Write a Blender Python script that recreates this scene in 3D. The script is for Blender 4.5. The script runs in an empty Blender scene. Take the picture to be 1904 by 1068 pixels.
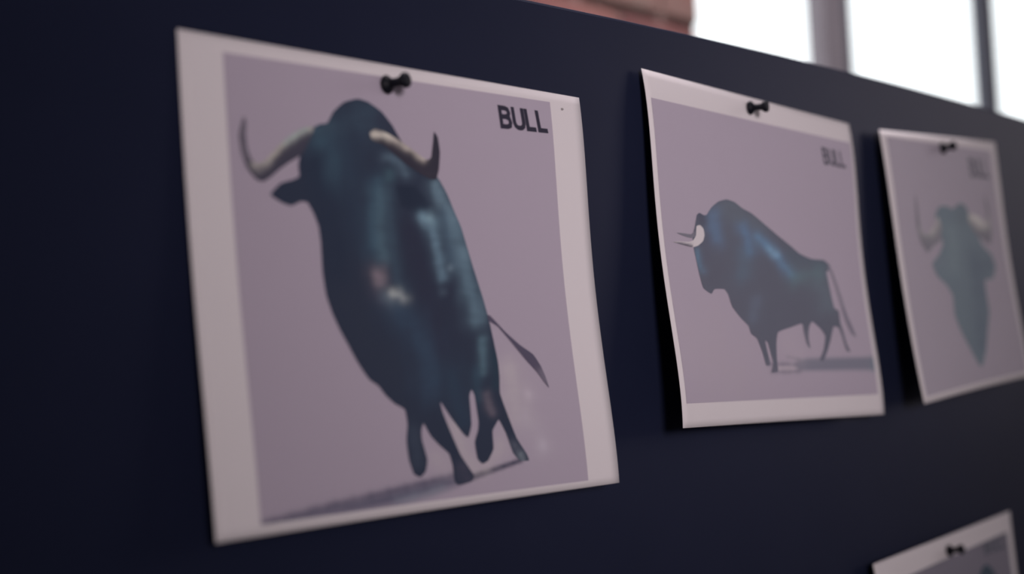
import bpy, bmesh, math, random
import numpy as np
from mathutils import Matrix, Vector
from mathutils.geometry import delaunay_2d_cdt

# ------------------------------------------------------------------ camera
F, CX, CY = 2660.0, 952.0, 534.0            # focal length and centre in 1904x1068 pixels
CAM_D = 0.5077                               # distance of the camera from the pinboard face
# rows: world X (along the board), Y (into the board), Z (up), in camera axes x right, y down, z forward
R = np.array([[0.65242547, 0.00455843, 0.75783919],
              [-0.75620977, 0.06972918, 0.65060327],
              [-0.04987778, -0.99755554, 0.04894022]])
CAM = np.array([0.0, -CAM_D, 0.0])
sc = bpy.context.scene
C = sc.collection
cd = bpy.data.cameras.new('camera')
cd.sensor_width = 36.0
cd.lens = 36.0 * F / 1904.0
cd.clip_start = 0.01
cd.dof.use_dof = True
cd.dof.focus_distance = 0.84
cd.dof.aperture_fstop = 3.3
cam = bpy.data.objects.new('camera', cd)
C.objects.link(cam)
rot = R @ np.diag([1.0, -1.0, -1.0])
M4 = Matrix.Identity(4)
for i in range(3):
    for j in range(3):
        M4[i][j] = rot[i, j]
    M4[i][3] = CAM[i]
cam.matrix_world = M4
sc.camera = cam

# ------------------------------------------------------------------ sky, lights, exposure
sc.view_settings.view_transform = 'Standard'
sc.view_settings.look = 'None'
sc.view_settings.exposure = 0.0
sc.view_settings.gamma = 1.0
sc.view_settings.use_curve_mapping = False
world = bpy.data.worlds.new('overcast_sky')
sc.world = world
world.use_nodes = True
bg = world.node_tree.nodes['Background']
bg.inputs[0].default_value = (0.97, 0.98, 1.0, 1)
bg.inputs[1].default_value = 2.1

def area(name, loc, target, sx, sy, power, col):
    l = bpy.data.lights.new(name, 'AREA')
    l.shape = 'RECTANGLE'; l.size = sx; l.size_y = sy
    l.energy = power; l.color = col
    o = bpy.data.objects.new(name, l); C.objects.link(o)
    o.location = loc
    o.rotation_euler = (Vector(target) - Vector(loc)).to_track_quat('-Z', 'Y').to_euler()
    return o
area('added_side_light', (4.8, -1.7, 0.75), (0.8, 0.0, 0.15), 1.8, 1.4, 24, (1.0, 0.90, 0.96))  # added lamp, no window there; puts a sheen on the board's right side
area('added_brick_fill', (1.3, 0.22, 1.66), (1.3, 0.55, 0.0), 2.4, 0.25, 48, (1.0, 0.90, 0.94))  # added lamp, no fixture there; brightens the bricks behind the board
spot = bpy.data.lights.new('added_print_spot', 'SPOT')  # added lamp, no fixture there; its cone falloff darkens the outer corners
spot.energy = 152; spot.color = (1.0, 0.875, 0.905)
spot.spot_size = math.radians(28); spot.spot_blend = 1.0; spot.shadow_soft_size = 0.30
spo = bpy.data.objects.new('added_print_spot', spot); C.objects.link(spo)
spo.location = (-0.55, -2.05, 0.36)
spo.rotation_euler = (Vector((0.75, 0.0, 0.135)) - Vector(spo.location)).to_track_quat('-Z', 'Y').to_euler()

# ------------------------------------------------------------------ helpers
def project(P):
    q = (np.asarray(P, float) - CAM) @ R
    return np.stack([CX + F * q[..., 0] / q[..., 2], CY + F * q[..., 1] / q[..., 2]], -1)

def on_plane(px, py, Y):
    d = R @ np.array([px - CX, py - CY, F])
    return CAM + d * ((Y + CAM_D) / d[1])

def lin(c):
    c = np.asarray(c, float) / 255.0
    return np.where(c <= 0.04045, c / 12.92, ((c + 0.055) / 1.055) ** 2.4)

INK = np.array([0.57, 0.495, 0.525])          # how bright a perfectly white sheet reads in this room
def ink(r, g, b):
    return np.clip(lin((r, g, b)) / INK, 0.0, 0.9)

def link(o, parent=None):
    C.objects.link(o)
    if parent is not None:
        o.parent = parent
    return o

def mesh_obj(name, verts, faces, mat, parent=None, smooth=False, cols=None):
    me = bpy.data.meshes.new(name)
    me.from_pydata([tuple(map(float, v)) for v in verts], [], [tuple(map(int, f)) for f in faces])
    me.update()
    if cols is not None:
        ca = me.color_attributes.new('ink', 'FLOAT_COLOR', 'POINT')
        a = np.ones((len(verts), 4), np.float32)
        a[:, :3] = cols
        ca.data.foreach_set('color', a.ravel())
    if smooth:
        me.polygons.foreach_set('use_smooth', [True] * len(me.polygons))
    me.materials.append(mat)
    return link(bpy.data.objects.new(name, me), parent)

def box_mesh(name, size, mat, bevel=0.0, seg=2):
    bm = bmesh.new()
    bmesh.ops.create_cube(bm, size=1.0)
    bmesh.ops.scale(bm, vec=size, verts=bm.verts)
    if bevel:
        bmesh.ops.bevel(bm, geom=bm.edges[:], offset=bevel, segments=seg, affect='EDGES', profile=0.6)
    me = bpy.data.meshes.new(name)
    bm.to_mesh(me); bm.free()
    me.materials.append(mat)
    return me

def box(name, lo, hi, mat, parent=None, bevel=0.0):
    lo, hi = np.array(lo, float), np.array(hi, float)
    o = bpy.data.objects.new(name, box_mesh(name, tuple(hi - lo), mat, bevel))
    o.location = tuple((lo + hi) / 2)
    return link(o, parent)

def empty(name, loc, parent=None):
    o = bpy.data.objects.new(name, None)
    o.empty_display_size = 0.02
    o.location = loc
    return link(o, parent)

def tag(o, label, cat, group=None):
    o['label'] = label; o['category'] = cat
    if group: o['group'] = group
    return o

def struct(o):
    o['kind'] = 'structure'
    return o

# ------------------------------------------------------------------ materials
def mat(name, col, rough=0.6, spec=0.3):
    m = bpy.data.materials.new(name)
    m.use_nodes = True
    b = m.node_tree.nodes['Principled BSDF']
    b.inputs['Base Color'].default_value = (*col, 1)
    b.inputs['Roughness'].default_value = rough
    b.inputs['Specular IOR Level'].default_value = spec
    return m

def noisy(name, c1, c2, scale, rough=0.7, spec=0.3, bump=0.0, detail=4.0, stretch=(1, 1, 1)):
    m = mat(name, c1, rough, spec)
    nt = m.node_tree; N = nt.nodes; L = nt.links
    b = N['Principled BSDF']
    tc = N.new('ShaderNodeTexCoord'); mp = N.new('ShaderNodeMapping')
    mp.inputs['Scale'].default_value = stretch
    no = N.new('ShaderNodeTexNoise'); no.inputs['Scale'].default_value = scale; no.inputs['Detail'].default_value = detail
    rp = N.new('ShaderNodeValToRGB')
    rp.color_ramp.elements[0].position = 0.35; rp.color_ramp.elements[1].position = 0.65
    rp.color_ramp.elements[0].color = (*c1, 1); rp.color_ramp.elements[1].color = (*c2, 1)
    L.new(tc.outputs['Object'], mp.inputs[0]); L.new(mp.outputs[0], no.inputs['Vector'])
    L.new(no.outputs['Fac'], rp.inputs[0]); L.new(rp.outputs[0], b.inputs['Base Color'])
    if bump:
        bp = N.new('ShaderNodeBump'); bp.inputs['Strength'].default_value = bump; bp.inputs['Distance'].default_value = 0.002
        L.new(no.outputs['Fac'], bp.inputs['Height']); L.new(bp.outputs[0], b.inputs['Normal'])
    return m

M_BOARD = noisy('navy_board_paint', (0.0125, 0.0165, 0.038), (0.014, 0.018, 0.041), 9.0, rough=0.46, spec=0.08)
M_BOARD.node_tree.nodes['Principled BSDF'].inputs['Specular Tint'].default_value = (0.6, 0.65, 1.0, 1)
M_PAPER = mat('white_copy_paper', (0.80, 0.765, 0.78), 0.75, 0.2)
M_PIN = mat('black_plastic', (0.004, 0.005, 0.010), 0.55, 0.18)
M_STEEL = mat('pin_steel', (0.45, 0.45, 0.47), 0.3, 0.5)
M_STEEL.node_tree.nodes['Principled BSDF'].inputs['Metallic'].default_value = 1.0
M_MORTAR = noisy('mortar', (0.20, 0.135, 0.125), (0.27, 0.20, 0.18), 30, 0.9, 0.1, 0.3)
M_BRICKS = [noisy('red_brick_%s' % n, a, b, 14, 0.9, 0.1, 0.4) for n, a, b in (
    ('plain', (0.22, 0.10, 0.095), (0.27, 0.13, 0.115)),
    ('dark', (0.17, 0.075, 0.075), (0.23, 0.105, 0.10)),
    ('pale', (0.25, 0.19, 0.165), (0.25, 0.14, 0.125)))]
M_FRAME = noisy('grey_window_paint', (0.17, 0.155, 0.175), (0.22, 0.20, 0.22), 6, 0.55, 0.4, stretch=(3, 3, 0.6))
M_FRAME2 = mat('dark_window_steel', (0.07, 0.075, 0.10), 0.5, 0.4)
M_PLASTER = noisy('room_plaster', (0.42, 0.40, 0.40), (0.47, 0.45, 0.45), 4, 0.9, 0.1)
M_FLOOR = noisy('concrete_floor', (0.10, 0.095, 0.10), (0.14, 0.13, 0.13), 3, 0.6, 0.3)
M_CEIL = noisy('ceiling_paint', (0.38, 0.36, 0.37), (0.42, 0.40, 0.41), 4, 0.9, 0.1)

M_INK = mat('printed_ink', (0.5, 0.5, 0.5), 0.6, 0.22)
_n = M_INK.node_tree.nodes.new('ShaderNodeAttribute'); _n.attribute_name = 'ink'
M_INK.node_tree.links.new(_n.outputs['Color'], M_INK.node_tree.nodes['Principled BSDF'].inputs['Base Color'])

M_GLASS = bpy.data.materials.new('window_glass'); M_GLASS.use_nodes = True
_nt = M_GLASS.node_tree; _nt.nodes.clear()
_o = _nt.nodes.new('ShaderNodeOutputMaterial'); _t = _nt.nodes.new('ShaderNodeBsdfTransparent')
_g = _nt.nodes.new('ShaderNodeBsdfGlossy'); _g.inputs['Roughness'].default_value = 0.02
_x = _nt.nodes.new('ShaderNodeMixShader'); _x.inputs[0].default_value = 0.05
_t.inputs[0].default_value = (0.96, 0.98, 0.98, 1)
_nt.links.new(_t.outputs[0], _x.inputs[1]); _nt.links.new(_g.outputs[0], _x.inputs[2]); _nt.links.new(_x.outputs[0], _o.inputs[0])

# ------------------------------------------------------------------ room shell
ZF, ZC = -1.45, 1.75                         # floor and ceiling, seen from the camera's height
X0, X1, Y0, YW = -3.0, 5.0, -4.0, 0.75       # YW: inner face of the window wall behind the board
WT = 0.34                                    # its thickness
struct(box('floor', (X0, Y0, ZF - 0.1), (X1, YW + WT, ZF), M_FLOOR))
struct(box('ceiling', (X0, Y0, ZC), (X1, YW + WT, ZC + 0.1), M_CEIL))
struct(box('wall_left', (X0 - 0.1, Y0, ZF), (X0, YW + WT, ZC), M_PLASTER))
struct(box('wall_right', (X1, Y0, ZF), (X1 + 0.1, YW + WT, ZC), M_PLASTER))
struct(box('wall_front', (X0, Y0 - 0.1, ZF), (X1, Y0, ZC), M_PLASTER))

YG = YW + 0.10                               # plane of the window frame
xj = on_plane(1291, 40, YW)[0]               # brick jamb
xp0, xp1 = on_plane(1499, 60, YG + 0.028)[0], on_plane(1584, 60, YG)[0]     # wide post
xm0, xm1 = on_plane(1807, 100, YG + 0.022)[0], on_plane(1853, 100, YG)[0]   # slim mullion
xe = xm1 + 4 * (xm0 - xp1)                       # far jamb of the window
SILL, HEAD = -0.35, 1.45
wall = struct(empty('wall_back', (0, YW, ZF)))
def wpart(name, lo, hi, m=M_MORTAR):
    o = box(name, lo, hi, m); o.parent = wall; o.location = tuple(Vector(o.location) - Vector(wall.location)); return o
wpart('pier', (X0, YW, ZF), (xj, YW + WT, ZC))
wpart('pier', (xe, YW, ZF), (X1, YW + WT, ZC))
wpart('spandrel', (xj, YW, ZF), (xe, YW + WT, SILL))
wpart('lintel', (xj, YW, HEAD), (xe, YW + WT, ZC))
# bricks: each proud of the mortar by a few millimetres, laid in running bond
rnd = random.Random(4)
BL, BH, BD, J = 0.205, 0.058, 0.10, 0.011
bmeshes = {}
pale = on_plane(1240, 6, YW)              # a paler, lime-stained brick near the window
def brick(x0, x1, z0, z1):
    tone = rnd.choice((0, 0, 0, 1, 1, 0, 0, 2))
    if x0 - 0.03 < pale[0] < x1 + 0.03 and z0 < pale[2] < z1 + J:
        tone = 2
    k = (round(x1 - x0, 3), tone)
    if k not in bmeshes:
        bmeshes[k] = box_mesh('brick', (x1 - x0, BD, z1 - z0), M_BRICKS[k[1]], 0.006, 1)
    o = bpy.data.objects.new('brick', bmeshes[k])
    o.location = ((x0 + x1) / 2, BD / 2 - 0.006 - rnd.random() * 0.005, (z0 + z1) / 2 - ZF)
    o.rotation_euler = (0, rnd.uniform(-0.006, 0.006), rnd.uniform(-0.006, 0.006))
    link(o, wall)
row = 0
z = -0.10
while z < 1.30:
    x = xj + (0.004 if row % 2 else 0.0)
    first = True
    while x > xj - 2.1:
        w = BL / 2 - J / 2 if (first and row % 2) else BL
        brick(x - w, x, z, z + BH)
        x -= w + J; first = False
    z += BH + J; row += 1

win = struct(empty('window_1', ((xj + xe) / 2, YG, SILL)))
def winpart(name, lo, hi, m, bevel=0.004, parent=None):
    o = box(name, lo, hi, m, None, bevel)
    p = parent or win
    o.parent = p
    base = Vector(win.location) + (Vector(p.location) if p is not win else Vector((0, 0, 0)))
    o.location = tuple(Vector(o.location) - base)
    return o
post = winpart('mullion_post', (xp0, YG - 0.012, SILL), (xp1 - 0.36 * (xp1 - xp0), YG + 0.028, HEAD), M_FRAME)
winpart('glazing_bar', (xp1 - 0.37 * (xp1 - xp0), YG - 0.002, SILL), (xp1, YG + 0.028, HEAD), M_FRAME2, 0.003)
winpart('mullion', (xm0, YG - 0.003, SILL), (xm1, YG + 0.022, HEAD), M_FRAME2, 0.004)
winpart('frame_sill', (xj, YG - 0.02, SILL), (xe, YG + 0.07, SILL + 0.05), M_FRAME2)
winpart('frame_head', (xj, YG - 0.02, HEAD - 0.05), (xe, YG + 0.07, HEAD), M_FRAME2)
xq0, xq1 = xm1 + (xm0 - xp1), xm1 + (xm0 - xp1) + (xp1 - xp0)
winpart('mullion_post', (xq0, YG - 0.02, SILL), (xq1, YG + 0.07, HEAD), M_FRAME)
for a, b in ((xj, xp0), (xp1, xm0), (xm1, xq0), (xq1, xe)):
    winpart('pane', (a, YG + 0.012, SILL + 0.05), (b, YG + 0.017, HEAD - 0.05), M_GLASS, 0.0)

# ------------------------------------------------------------------ pinboard: a tall free-standing panel, top edge a little bowed
def make_board():
    xs = np.linspace(-1.4, 2.9, 44)
    prof = []
    th, bv = 0.018, 0.002
    verts, faces = [], []
    for x in xs:
        zt = 0.2064 - 0.030 * min((x - 1.02) ** 2, 0.6)
        prof = [(0, ZF), (0, zt - bv), (bv * 0.3, zt - bv * 0.3), (bv, zt), (th - bv, zt), (th, zt - bv), (th, ZF)]
        verts += [(x, y, z) for y, z in prof]
    n = len(prof)
    for i in range(len(xs) - 1):
        for j in range(n):
            a, b = i * n + j, i * n + (j + 1) % n
            faces.append((a, b, b + n, a + n))
    faces.append(tuple(range(n - 1, -1, -1)))
    faces.append(tuple(range((len(xs) - 1) * n, len(xs) * n)))
    o = mesh_obj('pinboard', verts, faces, M_BOARD)
    return tag(o, 'large dark navy pinboard panel that all the bull prints hang on', 'pinboard')
board = make_board()

# ------------------------------------------------------------------ the paper sheets
class Sheet:
    """A sheet pinned to the board: rectangle on the board, lifting off it towards the bottom."""
    def __init__(s, X, Z, a, w, h, dl, dr, dent=None):
        s.X, s.Z, s.a, s.w, s.h = X, Z, a, w, h
        s.pl = np.polyfit(*zip(*dl), min(4, len(dl) - 1)); s.pr = np.polyfit(*zip(*dr), min(4, len(dr) - 1))
    def lift(s, u, v):
        vv = np.clip(v, 0, 1)
        L = np.polyval(s.pl, vv); Rr = np.polyval(s.pr, vv)
        uu = np.clip(u, 0, 1)
        return np.maximum(L * (1 - uu) + Rr * uu - 0.0035 * np.sin(math.pi * uu) * vv, 0.0007)
    def at(s, u, v, e=0.0):
        u = np.asarray(u, float); v = np.asarray(v, float)
        x = (u - 0.5) * s.w; z = -v * s.h
        ca, sa = math.cos(s.a), math.sin(s.a)
        return np.stack([s.X + x * ca - z * sa, -s.lift(u, v) - e, s.Z + x * sa + z * ca], -1)
    def uv(s, px):
        """Where on the sheet the ray through a picture point meets it."""
        px = np.atleast_2d(np.asarray(px, float))
        u = np.full(len(px), 0.5); v = np.full(len(px), 0.5); h = 1e-4
        for _ in range(14):
            f = project(s.at(u, v)) - px
            fu = (project(s.at(u + h, v)) - project(s.at(u, v))) / h
            fv = (project(s.at(u, v + h)) - project(s.at(u, v))) / h
            det = fu[:, 0] * fv[:, 1] - fu[:, 1] * fv[:, 0]
            du = -(f[:, 0] * fv[:, 1] - f[:, 1] * fv[:, 0]) / det
            dv = -(fu[:, 0] * f[:, 1] - fu[:, 1] * f[:, 0]) / det
            u = np.clip(u + np.clip(du, -.3, .3), -0.2, 1.2); v = np.clip(v + np.clip(dv, -.3, .3), -0.2, 1.2)
        return np.stack([u, v], -1)

def smooth_loop(pts, k=3):
    p = np.array(pts, float); n = len(p); out = []
    for i in range(n):
        a, b, c, d = p[i - 1], p[i], p[(i + 1) % n], p[(i + 2) % n]
        for j in range(k):
            t = j / k
            q = 0.5 * ((2 * b) + (c - a) * t + (2 * a - 5 * b + 4 * c - d) * t * t + (3 * b - a - 3 * c + d) * t ** 3)
            lin_ = b + (c - b) * t
            out.append(0.4 * q + 0.6 * lin_)
    return np.array(out)

def inside(poly, P):
    x, y = P[:, 0], P[:, 1]; r = np.zeros(len(P), bool)
    for i in range(len(poly)):
        x1, y1 = poly[i - 1]; x2, y2 = poly[i]
        c = ((y1 > y) != (y2 > y)) & (x < (x2 - x1) * (y - y1) / (y2 - y1 + 1e-12) + x1)
        r ^= c
    return r

def dist_line(P, pts):
    d = np.full(len(P), 1e9)
    pts = np.array(pts, float)
    if len(pts) == 1:
        return np.hypot(*(P - pts[0]).T)
    for a, b in zip(pts[:-1], pts[1:]):
        ab = b - a; t = np.clip(((P - a) @ ab) / (ab @ ab + 1e-9), 0, 1)
        d = np.minimum(d, np.hypot(*(P - a - t[:, None] * ab).T))
    return d

def brush(P, f):
    """Uneven, mostly vertical brush marks of the printed painting."""
    x, y = P[:, 0] * f, P[:, 1] * f * 0.45
    return (np.sin(x * 2.1 + 1.3 * np.sin(y * 1.7)) + 0.6 * np.sin(x * 4.3 - y * 1.1 + 0.7) + 0.5 * np.sin(y * 3.9 + x * 0.8 + 2.0)) / 2.1

def paint(P, base, strokes, sheet_ink):
    col = np.tile(sheet_ink(*base), (len(P), 1)).astype(float)
    for st in strokes:
        pts, w, c, al = st[:4]
        if len(st) > 4:                      # filled patch with a soft rim of width w
            d = dist_line(P, list(pts) + [pts[0]]); d = np.where(inside(np.array(pts, float), P), -d, d)
            wt = al * np.clip(0.5 - d / max(w, 1e-6), 0, 1)
        else:
            d = dist_line(P, pts) + 0.35 * w * brush(P, 0.045 + 0.25 / w)
            wt = al * 0.86 * np.exp(-np.abs(d / (w * 1.12)) ** 1.6) * (1 - 0.28 * np.abs(brush(P[:, ::-1] + 31.0, 0.06)))
        col = col * (1 - wt[:, None]) + sheet_ink(*c)[None] * wt[:, None]
    return col

def flat_shape(name, sheet, outline, base, strokes, e, parent, ink_f=ink, step=6.0, k=3):
    loop = smooth_loop(outline, k) if k > 1 else np.array(outline, float)
    lo, hi = loop.min(0), loop.max(0)
    gx, gy = np.meshgrid(np.arange(lo[0], hi[0], step), np.arange(lo[1], hi[1], step))
    G = np.stack([gx.ravel(), gy.ravel()], -1)
    if len(G):
        G = G[inside(loop, G)]
    if len(G):
        G = G[dist_line(G, list(loop) + [loop[0]]) > step * 0.45]
    allp = np.concatenate([loop, G]) if len(G) else loop
    vs = [Vector(p) for p in allp]
    r = delaunay_2d_cdt(vs, [], [list(range(len(loop)))], 1, 1e-4)
    P = np.array([tuple(v) for v in r[0]])
    faces = [f for f in r[2]]
    uv = sheet.uv(P)
    V = sheet.at(uv[:, 0], uv[:, 1], e)
    # face the room
    out = []
    for f in faces:
        a, b, c = V[f[0]], V[f[1]], V[f[2]]
        out.append(f if np.cross(b - a, c - a)[1] < 0 else f[::-1])
    return mesh_obj(name, V - np.array(parent_world(parent)), out, M_INK, parent, True, paint(P, base, strokes, ink_f))

def parent_world(p):
    v = Vector((0, 0, 0))
    while p is not None:
        v += Vector(p.location); p = p.parent
    return v

def sheet_thing(sheet, quad, base, strokes, label, ink_f=ink, n=(150, 120)):
    """Empty at the sheet's pinned top > paper_sheet, printed_picture."""
    o0 = sheet.at(0.5, 0.0)
    root = empty('bull_print', tuple(o0))
    tag(root, label, 'print', 'bull pictures pinned to the navy board')
    nu, nv = 40, 48
    g = lambda a, b: np.stack([t.ravel() for t in np.meshgrid(np.linspace(0, 1, a), np.linspace(0, 1, b))], -1)
    U = g(nu, nv)
    fr = sheet.at(U[:, 0], U[:, 1]) - o0
    bk = fr + np.array([0, 0.00025, 0])
    V = np.concatenate([fr, bk]); N = nu * nv; faces = []
    for j in range(nv - 1):
        for i in range(nu - 1):
            a = j * nu + i
            faces.append((a, a + nu, a + nu + 1, a + 1)); faces.append((N + a, N + a + 1, N + a + nu + 1, N + a + nu))
    for i in range(nu - 1):
        a = i; faces.append((a, a + 1, N + a + 1, N + a)); a = (nv - 1) * nu + i; faces.append((a + 1, a, N + a, N + a + 1))
    for j in range(nv - 1):
        a = j * nu; faces.append((a + nu, a, N + a, N + a + nu)); a = j * nu + nu - 1; faces.append((a, a + nu, N + a + nu, N + a))
    mesh_obj('paper_sheet', V, faces, M_PAPER, root, True)
    # the printed picture area, given by its corners
    q = sheet.uv(quad)
    nu, nv = n
    T = g(nu, nv); s, t = T[:, :1], T[:, 1:]
    UV = q[0] * (1 - s) * (1 - t) + q[1] * s * (1 - t) + q[2] * s * t + q[3] * (1 - s) * t
    W3 = sheet.at(UV[:, 0], UV[:, 1], 0.00015)
    P = project(W3)
    faces = [(j * nu + i, (j + 1) * nu + i, (j + 1) * nu + i + 1, j * nu + i + 1) for j in range(nv - 1) for i in range(nu - 1)]
    pic = mesh_obj('printed_picture', W3 - o0, faces, M_INK, root, True, paint(P, base, strokes, ink_f))
    return root, pic

# lettering: each letter drawn with strokes in a unit box, placed by the four corners of the word
LETTER = {
    'B': (0.74, [[(0, 0), (0, 1)], [(0, 0), (.42, 0), (.60, .06), (.66, .22), (.60, .40), (.42, .47), (0, .47)],
                 [(.42, .47), (.64, .55), (.70, .74), (.64, .93), (.44, 1), (0, 1)]]),
    'U': (0.72, [[(0, 0), (0, .70), (.06, .88), (.20, .98), (.36, 1), (.52, .98), (.66, .88), (.72, .70), (.72, 0)]]),
    'L': (0.60, [[(0, 0), (0, 1), (.60, 1)]]),
}
def lettering(word, corners, sheet, parent, color, gap=0.28, t=0.26, ink_f=ink, e=0.0003):
    """One mesh per letter: bands of constant width along the letter's strokes."""
    tl, tr, br, bl = [np.array(c, float) for c in corners]
    total = sum(LETTER[c][0] for c in word) + gap * (len(word) - 1) + t
    x0 = t / 2
    for ch in word:
        w, strokes = LETTER[ch]
        V, Fc = [], []
        for st in strokes:
            p = np.array(st, float); m = len(p)
            p = p.copy(); p[:, 1] = t / 2 * 0.8 + p[:, 1] * (1 - t * 0.8)
            nrm = []
            for i in range(m):
                d0 = p[i] - p[i - 1] if i else p[1] - p[0]
                d1 = p[i + 1] - p[i] if i < m - 1 else p[i] - p[i - 1]
                d0 /= np.hypot(*d0) + 1e-9; d1 /= np.hypot(*d1) + 1e-9
                nb = np.array([-(d0 + d1)[1], (d0 + d1)[0]]); nb /= np.hypot(*nb) + 1e-9
                k = 1.0 / max(0.5, nb @ np.array([-d1[1], d1[0]]))
                nrm.append(nb * k)
            ext0 = p[0] - (p[1] - p[0]) / np.hypot(*(p[1] - p[0])) * t * 0.4
            ext1 = p[-1] + (p[-1] - p[-2]) / np.hypot(*(p[-1] - p[-2])) * t * (0.4 if ch != 'L' else 0.1)
            p[0] = ext0; p[-1] = ext1
            b0 = len(V)
            for i in range(m):
                for sgn in (-1, 1):
                    V.append(p[i] + nrm[i] * sgn * t / 2 * np.array([1, 0.8]))
            for i in range(m - 1):
                a = b0 + 2 * i
                Fc.append((a, a + 1, a + 3, a + 2))
        V = np.array(V)
        s = ((V[:, 0] + x0) / total)[:, None]; q = V[:, 1][:, None]
        P = tl * (1 - s) * (1 - q) + tr * s * (1 - q) + br * s * q + bl * (1 - s) * q
        uv = sheet.uv(P); W3 = sheet.at(uv[:, 0], uv[:, 1], e)
        out = []
        for f in Fc:
            a, b, c = W3[f[0]], W3[f[1]], W3[f[2]]
            out.append(f if np.cross(b - a, c - a)[1] < 0 else f[::-1])
        mesh_obj('letter', W3 - np.array(parent_world(parent)), out, M_INK, parent, False, np.tile(ink_f(*color), (len(W3), 1)))
        x0 += w + gap

# ------------------------------------------------------------------ push pins
def lathe(name, prof, mat_, seg=28):
    V, Fc = [], []
    for r, z in prof:
        for i in range(seg):
            a = 2 * math.pi * i / seg
            V.append((r * math.cos(a), r * math.sin(a), z))
    n = len(prof)
    for j in range(n - 1):
        for i in range(seg):
            Fc.append((j * seg + i, j * seg + (i + 1) % seg, (j + 1) * seg + (i + 1) % seg, (j + 1) * seg + i))
    Fc.append(tuple(range(seg - 1, -1, -1))); Fc.append(tuple(range((n - 1) * seg, n * seg)))
    return V, Fc
PIN_PARTS = (
    ('collar', [(0.0012, 0.0), (0.0040, 0.0), (0.0047, 0.0006), (0.0048, 0.0013), (0.0044, 0.0020), (0.0030, 0.0032), (0.0024, 0.0040)], M_PIN),
    ('grip', [(0.0024, 0.0040), (0.0022, 0.0055), (0.0022, 0.0075), (0.0026, 0.0095)], M_PIN),
    ('cap', [(0.0026, 0.0095), (0.0033, 0.0104), (0.0039, 0.0113), (0.0040, 0.0124), (0.0036, 0.0132), (0.0020, 0.0135)], M_PIN),
    ('needle', [(0.0006, 0.0004), (0.0006, -0.007), (0.00005, -0.0105)], M_STEEL))
def push_pin(sheet, foot, tip, label, scale=1.0):
    uv = sheet.uv([foot])[0]
    P = sheet.at(uv[0], uv[1], 0.0003)
    T = on_plane(tip[0], tip[1], P[1] - 0.0115 * scale)
    ax = Vector(T - P).normalized()
    root = empty('push_pin', tuple(P))
    root.rotation_euler = ax.to_track_quat('Z', 'Y').to_euler()
    root.scale = (scale,) * 3
    tag(root, label, 'push pin', 'black push pins holding the prints')
    for nm, prof, m in PIN_PARTS:
        V, Fc = lathe(nm, prof, m)
        mesh_obj(nm, V, Fc, m, root, True)
    return root

# ================================================================== print 1: running bull from the front
S1 = Sheet(0.514, 0.1489, -0.0068, 0.2765, 0.2216,
           [(0, .0009), (.105, .0016), (.234, .0028), (.344, .0041), (.569, .0076), (.749, .0113), (.835, .0131), (.963, .0155), (1, .0160)],
           [(0, .0062), (.081, .0072), (.276, .0089), (.492, .0113), (.712, .0150), (.817, .0180), (.903, .0207), (.948, .0214), (1, .0209)])
BG1 = (143, 127, 142)
fan = [(487, 976), (560, 958), (640, 938), (740, 912), (834, 889), (866, 893), (850, 903), (800, 920), (740, 938), (660, 952), (560, 968)]
pic1_strokes = [
    (fan, 18, (80, 75, 94), 0.95, 1),
    ([(742, 931), (790, 920), (826, 907)], 7, (116, 116, 130), 0.7),
    ([(488, 975), (600, 945), (740, 910), (850, 885)], 6, (64, 60, 80), 0.9),
    ([(868, 884), (905, 873), (966, 853), (974, 859), (905, 884), (870, 897)], 5, (54, 51, 70), 0.95, 1),
    ([(846, 790), (862, 840), (880, 872)], 14, (158, 144, 150), 0.7),
    ([(930, 830), (905, 866)], 14, (158, 144, 150), 0.6), ([(812, 850), (826, 870)], 14, (154, 140, 148), 0.5),
    ([(945, 690), (955, 730), (958, 770)], 22, (160, 146, 153), 0.7),
    ([(985, 790), (1010, 832)], 18, (154, 140, 152), 0.5), ([(984, 732)], 9, (168, 152, 164), 0.6), ([(1008, 828)], 9, (166, 152, 166), 0.55),
    ([(975, 772)], 10, (162, 148, 160), 0.4),
]
root1, pic1 = sheet_thing(S1, [(414, 97), (1022, 190), (1093.5, 894), (485, 977)], BG1, pic1_strokes,
                          'largest print, black bull running head-on, wide white side margins, at the left', n=(220, 190))
body1 = [(594, 231), (608, 229), (619, 208), (639, 190), (664, 184), (684, 190), (709, 208), (729, 234), (745, 262), (775, 300),
         (806, 322), (818, 338), (831, 362), (845, 396), (857, 424), (876, 488), (897, 554), (907.6, 592), (917, 634), (925, 672), (928, 700),
         (929, 732), (945, 777), (960, 815), (979, 845), (983, 857), (966, 857), (953, 842), (940, 806), (927, 781), (922, 788), (915, 802),
         (917, 835), (907, 857), (896, 863), (887, 853), (882, 823), (888, 801), (889, 784), (882, 737), (876, 725), (872, 737), (876, 790), (870, 814), (860, 806),
         (838, 777), (818, 747), (822, 766), (838, 806), (856, 847), (876, 877), (881, 886), (876, 896), (852, 903), (844, 894),
         (841, 866), (834, 844), (817, 829), (800, 811), (787, 788), (783, 800), (784, 819), (794, 855), (791, 877), (781, 888), (769, 882), (760, 857),
         (755, 820), (757, 789), (752, 762), (733, 751), (716, 735), (703, 718), (687, 707), (677, 694), (663, 672), (648, 644), (631, 613),
         (617, 582), (606, 550), (599, 505), (596, 453), (592, 422), (582, 396), (571, 377), (559, 375), (541, 383), (523, 377), (502, 362),
         (521, 341), (542, 335), (556, 328), (554, 307), (559, 281), (567, 256), (577, 240)]
DK = (36, 41, 58)
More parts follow.
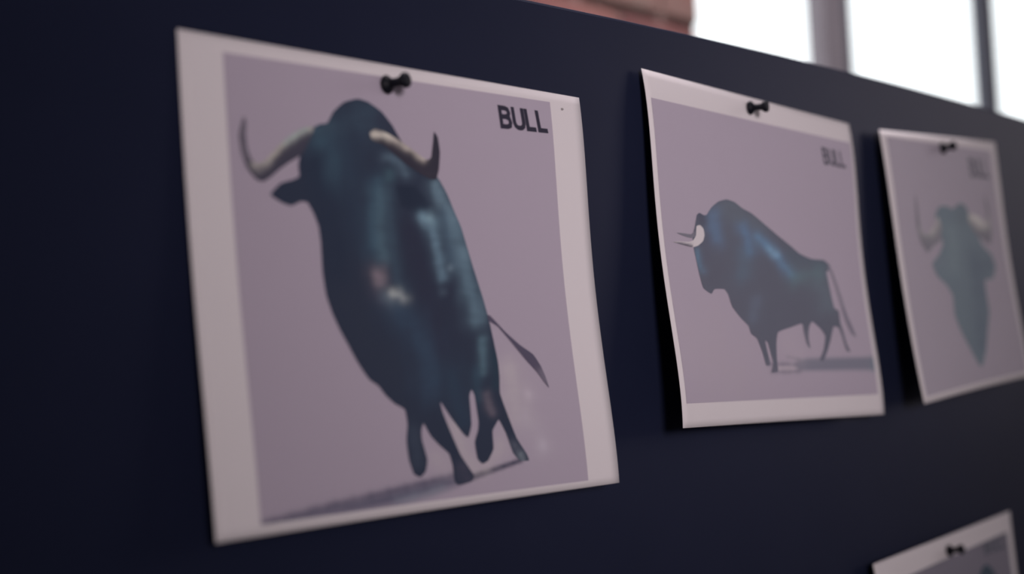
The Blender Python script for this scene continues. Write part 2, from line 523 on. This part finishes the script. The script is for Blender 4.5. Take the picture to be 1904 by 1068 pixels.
sh1 = [
    ([(664, 222), (690, 215)], 38, (50, 62, 78), 0.8), ([(735, 250), (712, 222)], 13, (40, 40, 58), 0.8),
    ([(600, 262), (618, 300), (622, 330)], 22, (56, 76, 92), 0.85), ([(590, 240), (612, 236)], 10, (62, 80, 95), 0.6),
    ([(640, 280), (650, 330), (655, 420)], 28, (38, 48, 66), 0.7),
    ([(585, 310), (600, 350), (620, 420), (625, 500)], 26, (30, 37, 55), 0.8),
    ([(718, 292), (740, 300), (755, 325)], 9, (78, 92, 108), 0.8), ([(722, 320), (722, 330)], 9, (62, 84, 96), 0.7),
    ([(703, 358), (704, 400), (706, 450), (712, 475)], 14, (72, 90, 104), 0.9), ([(698, 340), (690, 420), (690, 470)], 14, (52, 72, 90), 0.6),
    ([(722, 360), (727, 440), (736, 520), (744, 540)], 10, (58, 74, 90), 0.6),
    ([(735, 345), (770, 345), (800, 380), (785, 398), (745, 385)], 6, (27, 34, 51), 0.9, 1),
    ([(760, 420), (790, 520), (812, 640)], 20, (36, 36, 54), 0.8),
    ([(808, 345), (822, 372), (838, 412)], 12, (98, 116, 132), 0.9),
    ([(786, 402), (803, 432), (815, 470), (824, 515)], 9, (96, 116, 134), 0.9), ([(792, 406), (806, 416)], 9, (108, 130, 146), 0.7),
    ([(838, 412), (852, 455), (868, 505), (880, 560), (884, 590)], 18, (88, 106, 122), 0.9),
    ([(860, 470), (862, 480)], 12, (96, 114, 130), 0.6),
    ([(822, 400), (832, 450), (842, 500)], 8, (58, 72, 90), 0.7),
    ([(836, 498)], 5, (112, 126, 140), 0.8), ([(823, 543)], 6, (84, 98, 114), 0.7), ([(797, 405)], 7, (118, 138, 152), 0.7),
    ([(835, 540), (850, 620)], 16, (34, 36, 54), 0.7),
    ([(700, 508), (706, 524)], 12, (122, 106, 116), 0.95), ([(697, 548), (712, 560)], 10, (64, 58, 74), 0.7),
    ([(728, 547), (742, 550), (748, 556)], 8, (176, 172, 172), 0.95), ([(718, 552), (735, 564)], 12, (90, 102, 116), 0.6),
    ([(738, 575), (765, 605), (790, 650), (800, 720)], 24, (46, 60, 80), 0.85),
    ([(648, 560), (680, 640), (720, 700)], 34, (38, 42, 58), 0.7),
    ([(896, 632), (899, 660), (898, 690)], 8, (78, 98, 112), 0.9), ([(884, 690), (890, 740)], 10, (44, 62, 78), 0.7),
    ([(903, 735), (908, 757), (914, 768)], 7, (96, 84, 96), 0.8), ([(918, 655), (922, 720)], 7, (30, 48, 62), 0.8),
    ([(840, 700), (862, 780)], 18, (38, 52, 70), 0.7), ([(768, 800), (776, 860)], 12, (54, 60, 76), 0.7),
    ([(860, 870), (868, 892)], 12, (62, 58, 74), 0.8), ([(955, 825), (968, 850)], 8, (84, 84, 98), 0.8), ([(968, 846), (972, 856)], 4, (120, 126, 134), 0.7),
]
flat_shape('printed_bull', S1, body1, DK, sh1, 0.0003, pic1, step=5.0)
hornL = [(452, 216), (446, 235), (443, 254), (448, 286), (459, 314), (476, 334), (488, 338), (502, 330), (520, 314), (540, 300), (560, 288), (574, 262),
         (584, 236), (566, 237), (549, 245), (525, 263), (503, 287), (489, 301), (477, 304), (466, 296), (459, 276), (456, 250), (457, 228)]
flat_shape('printed_horn', S1, hornL, (56, 52, 66), [
    ([(575, 238), (550, 248), (528, 266), (506, 288), (490, 303), (476, 306)], 6, (168, 156, 152), 0.95),
    ([(566, 240), (545, 250), (530, 262)], 7, (138, 150, 154), 0.7),
    ([(454, 222), (450, 260), (456, 290)], 9, (112, 100, 112), 0.8), ([(468, 306), (482, 318), (500, 303)], 5, (150, 138, 140), 0.5)], 0.00042, pic1, step=4.0)
hornR = [(686, 248), (695, 240), (712, 244), (737, 258), (761, 275), (782, 291), (794, 298), (801, 292), (804, 266), (806, 245), (813, 256), (817, 284),
         (815, 316), (810, 334), (800, 334), (785, 326), (757, 308), (733, 288), (712, 270), (691, 261)]
flat_shape('printed_horn', S1, hornR, (42, 38, 50), [
    ([(692, 250), (716, 252), (742, 266), (770, 283), (788, 296)], 5.5, (176, 160, 156), 1.0), ([(696, 249), (722, 252)], 6, (182, 170, 164), 0.9),
    ([(786, 322), (806, 326)], 8, (50, 44, 56), 0.6)], 0.00042, pic1, step=4.0)
flat_shape('printed_tail', S1, [(905, 586), (911, 588), (939, 618), (966, 642), (990, 659), (1004, 680), (1013, 700), (1020, 722), (1010, 710), (997, 692),
                                (976, 669), (950, 637), (925, 608), (908, 597)], (70, 62, 80),
           [([(1016, 712), (1008, 692)], 9, (112, 100, 114), 0.7)], 0.00042, pic1, step=4.0)
lettering('BULL', [(924, 195), (1013.5, 208), (1021.5, 248.5), (930.5, 239)], S1, pic1, (36, 32, 46))
flat_shape('pinhole', S1, [(1043, 201), (1046.5, 201), (1048, 204), (1045, 206), (1042.5, 204)], (122, 110, 114), [], 0.0001, root1, step=4.0, k=1)

# ================================================================== print 2: bull standing in profile
S2 = Sheet(0.8561, 0.1691, -0.0327, 0.2745, 0.221,
           [(0, .0042), (.053, .0064), (.166, .0086), (.345, .0108), (.496, .0134), (.687, .0182), (.813, .0222), (.921, .0250), (1, .0250)],
           [(0, .0015), (.071, .0033), (.263, .0056), (.421, .0074), (.688, .0121), (.798, .0156), (.889, .0184), (1, .0188)])
pic2_strokes = [
    ([(1484, 670), (1500, 667), (1540, 666), (1628, 664), (1628, 688), (1540, 689), (1484, 690), (1476, 680)], 9, (98, 95, 110), 0.9, 1),
    ([(1430, 678), (1481, 678)], 3.5, (98, 90, 106), 0.9), ([(1436, 692), (1486, 691)], 3.5, (98, 90, 106), 0.8),
    ([(1444, 685), (1480, 685)], 3, (160, 144, 152), 0.7), ([(1466, 664), (1486, 669)], 3, (108, 100, 114), 0.8),
    ([(1624, 672), (1626, 684)], 8, (92, 104, 116), 0.6),
    ([(1310, 640), (1350, 700)], 60, (146, 130, 140), 0.4), ([(1470, 640), (1480, 655)], 22, (150, 134, 146), 0.5),
]
root2, pic2 = sheet_thing(S2, [(1210, 181.5), (1580, 266), (1632, 733.5), (1276.5, 751)], (144, 128, 143), pic2_strokes,
                          'middle print of the upper row, bull in profile, broad white strips above and below', n=(200, 170))
body2 = [(1289, 461), (1287, 440), (1292, 418), (1295, 400), (1300, 396), (1307, 400), (1313, 400), (1322, 386), (1335, 375), (1350, 371), (1365, 376),
         (1380, 388), (1397, 397), (1423, 419), (1450, 442), (1470, 458), (1486, 472), (1508, 482), (1531, 484), (1542, 494), (1544, 502), (1536, 506),
         (1542, 536), (1550, 572), (1559, 579), (1562, 602), (1568, 618), (1574, 640), (1581, 655), (1573, 652), (1566, 630), (1559, 610), (1549, 608),
         (1544, 632), (1537, 656), (1531, 671), (1524, 669), (1531, 650), (1534, 626), (1527, 614), (1517, 604), (1509, 598), (1504, 608), (1503, 628),
         (1506, 649), (1499, 639), (1494, 618), (1491, 602), (1470, 609), (1446, 618), (1443, 640), (1444, 668), (1446, 691), (1434, 693),
         (1437, 675), (1432, 656), (1427, 638), (1422, 634), (1426, 653), (1432, 678), (1424, 680), (1417, 655), (1407, 630), (1396, 621), (1391, 606),
         (1378, 593), (1361, 571), (1353, 547), (1346, 538), (1328, 538), (1322, 547), (1307, 536), (1300, 512), (1293, 480)]
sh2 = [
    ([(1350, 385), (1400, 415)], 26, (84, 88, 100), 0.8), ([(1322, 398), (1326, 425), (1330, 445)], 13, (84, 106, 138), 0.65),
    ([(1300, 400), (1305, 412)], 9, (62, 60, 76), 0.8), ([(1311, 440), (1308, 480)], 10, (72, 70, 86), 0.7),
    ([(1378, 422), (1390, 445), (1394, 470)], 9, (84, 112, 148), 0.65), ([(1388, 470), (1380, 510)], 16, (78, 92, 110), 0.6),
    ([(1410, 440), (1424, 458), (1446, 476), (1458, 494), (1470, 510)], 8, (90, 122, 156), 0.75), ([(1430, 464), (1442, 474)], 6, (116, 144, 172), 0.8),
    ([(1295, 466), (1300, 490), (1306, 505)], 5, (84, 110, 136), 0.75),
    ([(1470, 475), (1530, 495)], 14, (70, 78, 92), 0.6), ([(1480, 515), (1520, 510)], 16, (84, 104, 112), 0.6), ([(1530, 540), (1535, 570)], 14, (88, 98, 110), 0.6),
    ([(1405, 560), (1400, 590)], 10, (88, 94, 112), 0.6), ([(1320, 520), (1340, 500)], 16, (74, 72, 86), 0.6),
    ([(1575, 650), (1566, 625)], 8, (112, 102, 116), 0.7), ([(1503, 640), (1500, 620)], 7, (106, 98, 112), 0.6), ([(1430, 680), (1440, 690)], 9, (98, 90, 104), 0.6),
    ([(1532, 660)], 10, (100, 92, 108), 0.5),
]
flat_shape('printed_bull', S2, body2, (77, 76, 90), sh2, 0.0003, pic2, step=5.0)  # grey body colour includes glare haze painted into the ink
flat_shape('printed_horn', S2, [(1294, 421), (1301, 419), (1307, 426), (1309, 438), (1306, 449), (1297, 457), (1287, 460), (1270, 456), (1250, 450), (1262, 449),
                                (1280, 450), (1288, 447), (1293, 438)], (176, 162, 168),
           [([(1248, 449), (1268, 451), (1288, 456.5), (1286, 461), (1268, 458)], 3, (58, 52, 68), 0.95, 1), ([(1262, 451), (1284, 452)], 3, (150, 138, 148), 0.6)], 0.00042, pic2, step=3.0)
flat_shape('printed_horn', S2, [(1257, 433), (1270, 434), (1284, 436), (1291, 430), (1291, 440), (1284, 443), (1270, 439)], (100, 94, 106), [], 0.00042, pic2, step=3.0)
flat_shape('printed_tail', S2, [(1537, 494), (1545, 500), (1553, 520), (1564, 552), (1574, 585), (1586, 612), (1592, 628), (1582, 620), (1571, 596), (1562, 566), (1553, 536), (1545, 512)],
           (116, 106, 120), [([(1570, 580), (1584, 615)], 8, (96, 88, 104), 0.8)], 0.00042, pic2, step=3.0)
lettering('BULL', [(1526, 273), (1567.5, 283), (1574, 314), (1532, 306)], S2, pic2, (72, 66, 78))

# ================================================================== print 3: bull seen from above / head-on, glare haze put into its ink colours
S3 = Sheet(1.1528, 0.1683, 0.0469, 0.2475, 0.2145,
           [(0, .0083), (.116, .0104), (.284, .0130), (.605, .0173), (.897, .0238), (1, .0265)],
           [(0, .0008), (.251, .0029), (.584, .0070), (.811, .0115), (1, .0150)])
pic3_strokes = []
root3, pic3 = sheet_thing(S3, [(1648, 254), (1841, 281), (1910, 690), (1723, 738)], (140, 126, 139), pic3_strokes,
                          'rightmost upper print, pale bull head hazed by painted glare, narrow white border, cut by the picture edge', n=(90, 80))
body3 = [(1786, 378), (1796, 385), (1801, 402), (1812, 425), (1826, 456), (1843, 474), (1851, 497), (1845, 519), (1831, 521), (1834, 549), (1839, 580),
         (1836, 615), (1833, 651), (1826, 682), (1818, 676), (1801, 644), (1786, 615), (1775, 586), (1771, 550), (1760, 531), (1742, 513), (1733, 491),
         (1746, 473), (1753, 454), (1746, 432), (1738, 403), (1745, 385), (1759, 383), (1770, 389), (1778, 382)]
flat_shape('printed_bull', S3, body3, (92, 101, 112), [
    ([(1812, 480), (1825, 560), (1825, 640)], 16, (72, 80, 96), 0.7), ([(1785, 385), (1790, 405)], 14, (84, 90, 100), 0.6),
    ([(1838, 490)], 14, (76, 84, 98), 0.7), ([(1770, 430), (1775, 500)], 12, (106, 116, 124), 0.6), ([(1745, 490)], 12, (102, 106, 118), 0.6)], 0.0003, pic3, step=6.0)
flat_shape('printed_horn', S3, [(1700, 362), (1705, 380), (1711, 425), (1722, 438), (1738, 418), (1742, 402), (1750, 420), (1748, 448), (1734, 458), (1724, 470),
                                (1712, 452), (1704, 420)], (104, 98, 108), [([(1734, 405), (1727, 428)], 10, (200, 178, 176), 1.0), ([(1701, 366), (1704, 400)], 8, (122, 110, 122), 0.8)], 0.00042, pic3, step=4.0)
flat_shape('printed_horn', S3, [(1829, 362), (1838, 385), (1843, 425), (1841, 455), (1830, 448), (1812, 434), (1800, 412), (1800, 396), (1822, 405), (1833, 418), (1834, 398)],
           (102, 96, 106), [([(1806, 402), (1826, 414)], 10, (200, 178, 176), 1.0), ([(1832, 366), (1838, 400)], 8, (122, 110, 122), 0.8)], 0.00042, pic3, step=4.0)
lettering('BULL', [(1799, 293), (1832, 297), (1840, 333), (1805, 330)], S3, pic3, (84, 80, 90))

# ================================================================== print 4: only its top shows
S4 = Sheet(1.1137, -0.1621, 0.0255, 0.2794, 0.2159,
           [(0, .0086), (.5, .021), (1, .030)], [(0, .0010), (.5, .006), (1, .013)])
q4 = S4.uv([(1640.5, 1087), (1874, 988)])
w4 = lambda u, v: tuple(project(S4.at(u, v)))
root4, pic4 = sheet_thing(S4, [w4(0.02, 0.085), (1872, 989), w4(0.975, 0.93), w4(0.02, 0.93)], (104, 95, 108), [
    ([(1835, 1010), (1866, 996)], 9, (78, 78, 92), 0.5)],
    'lower print at the bottom right corner, only its pinned top edge in view', n=(80, 60))
flat_shape('printed_bull', S4, [(1826, 1056), (1835, 1050), (1844, 1058), (1856, 1080), (1862, 1110), (1850, 1150), (1838, 1160), (1820, 1130), (1814, 1090)],
           (46, 58, 72), [], 0.0003, pic4, step=8.0)
lettering('BULL', [(1828, 1012), (1866, 995), (1871, 1019), (1831, 1034)], S4, pic4, (76, 74, 86))

# ------------------------------------------------------------------ the four pins
push_pin(S1, (716, 158), (753, 149), 'black push pin at the top of the largest print, above the running bull')
push_pin(S2, (1392, 201), (1423, 198), 'black push pin in the white top margin of the profile bull print')
push_pin(S3, (1751, 276), (1772, 271), 'blurred black push pin at the top of the pale bull head print')
push_pin(S4, (1763, 1025), (1787, 1022), 'black push pin in the lower print at the bottom right corner')
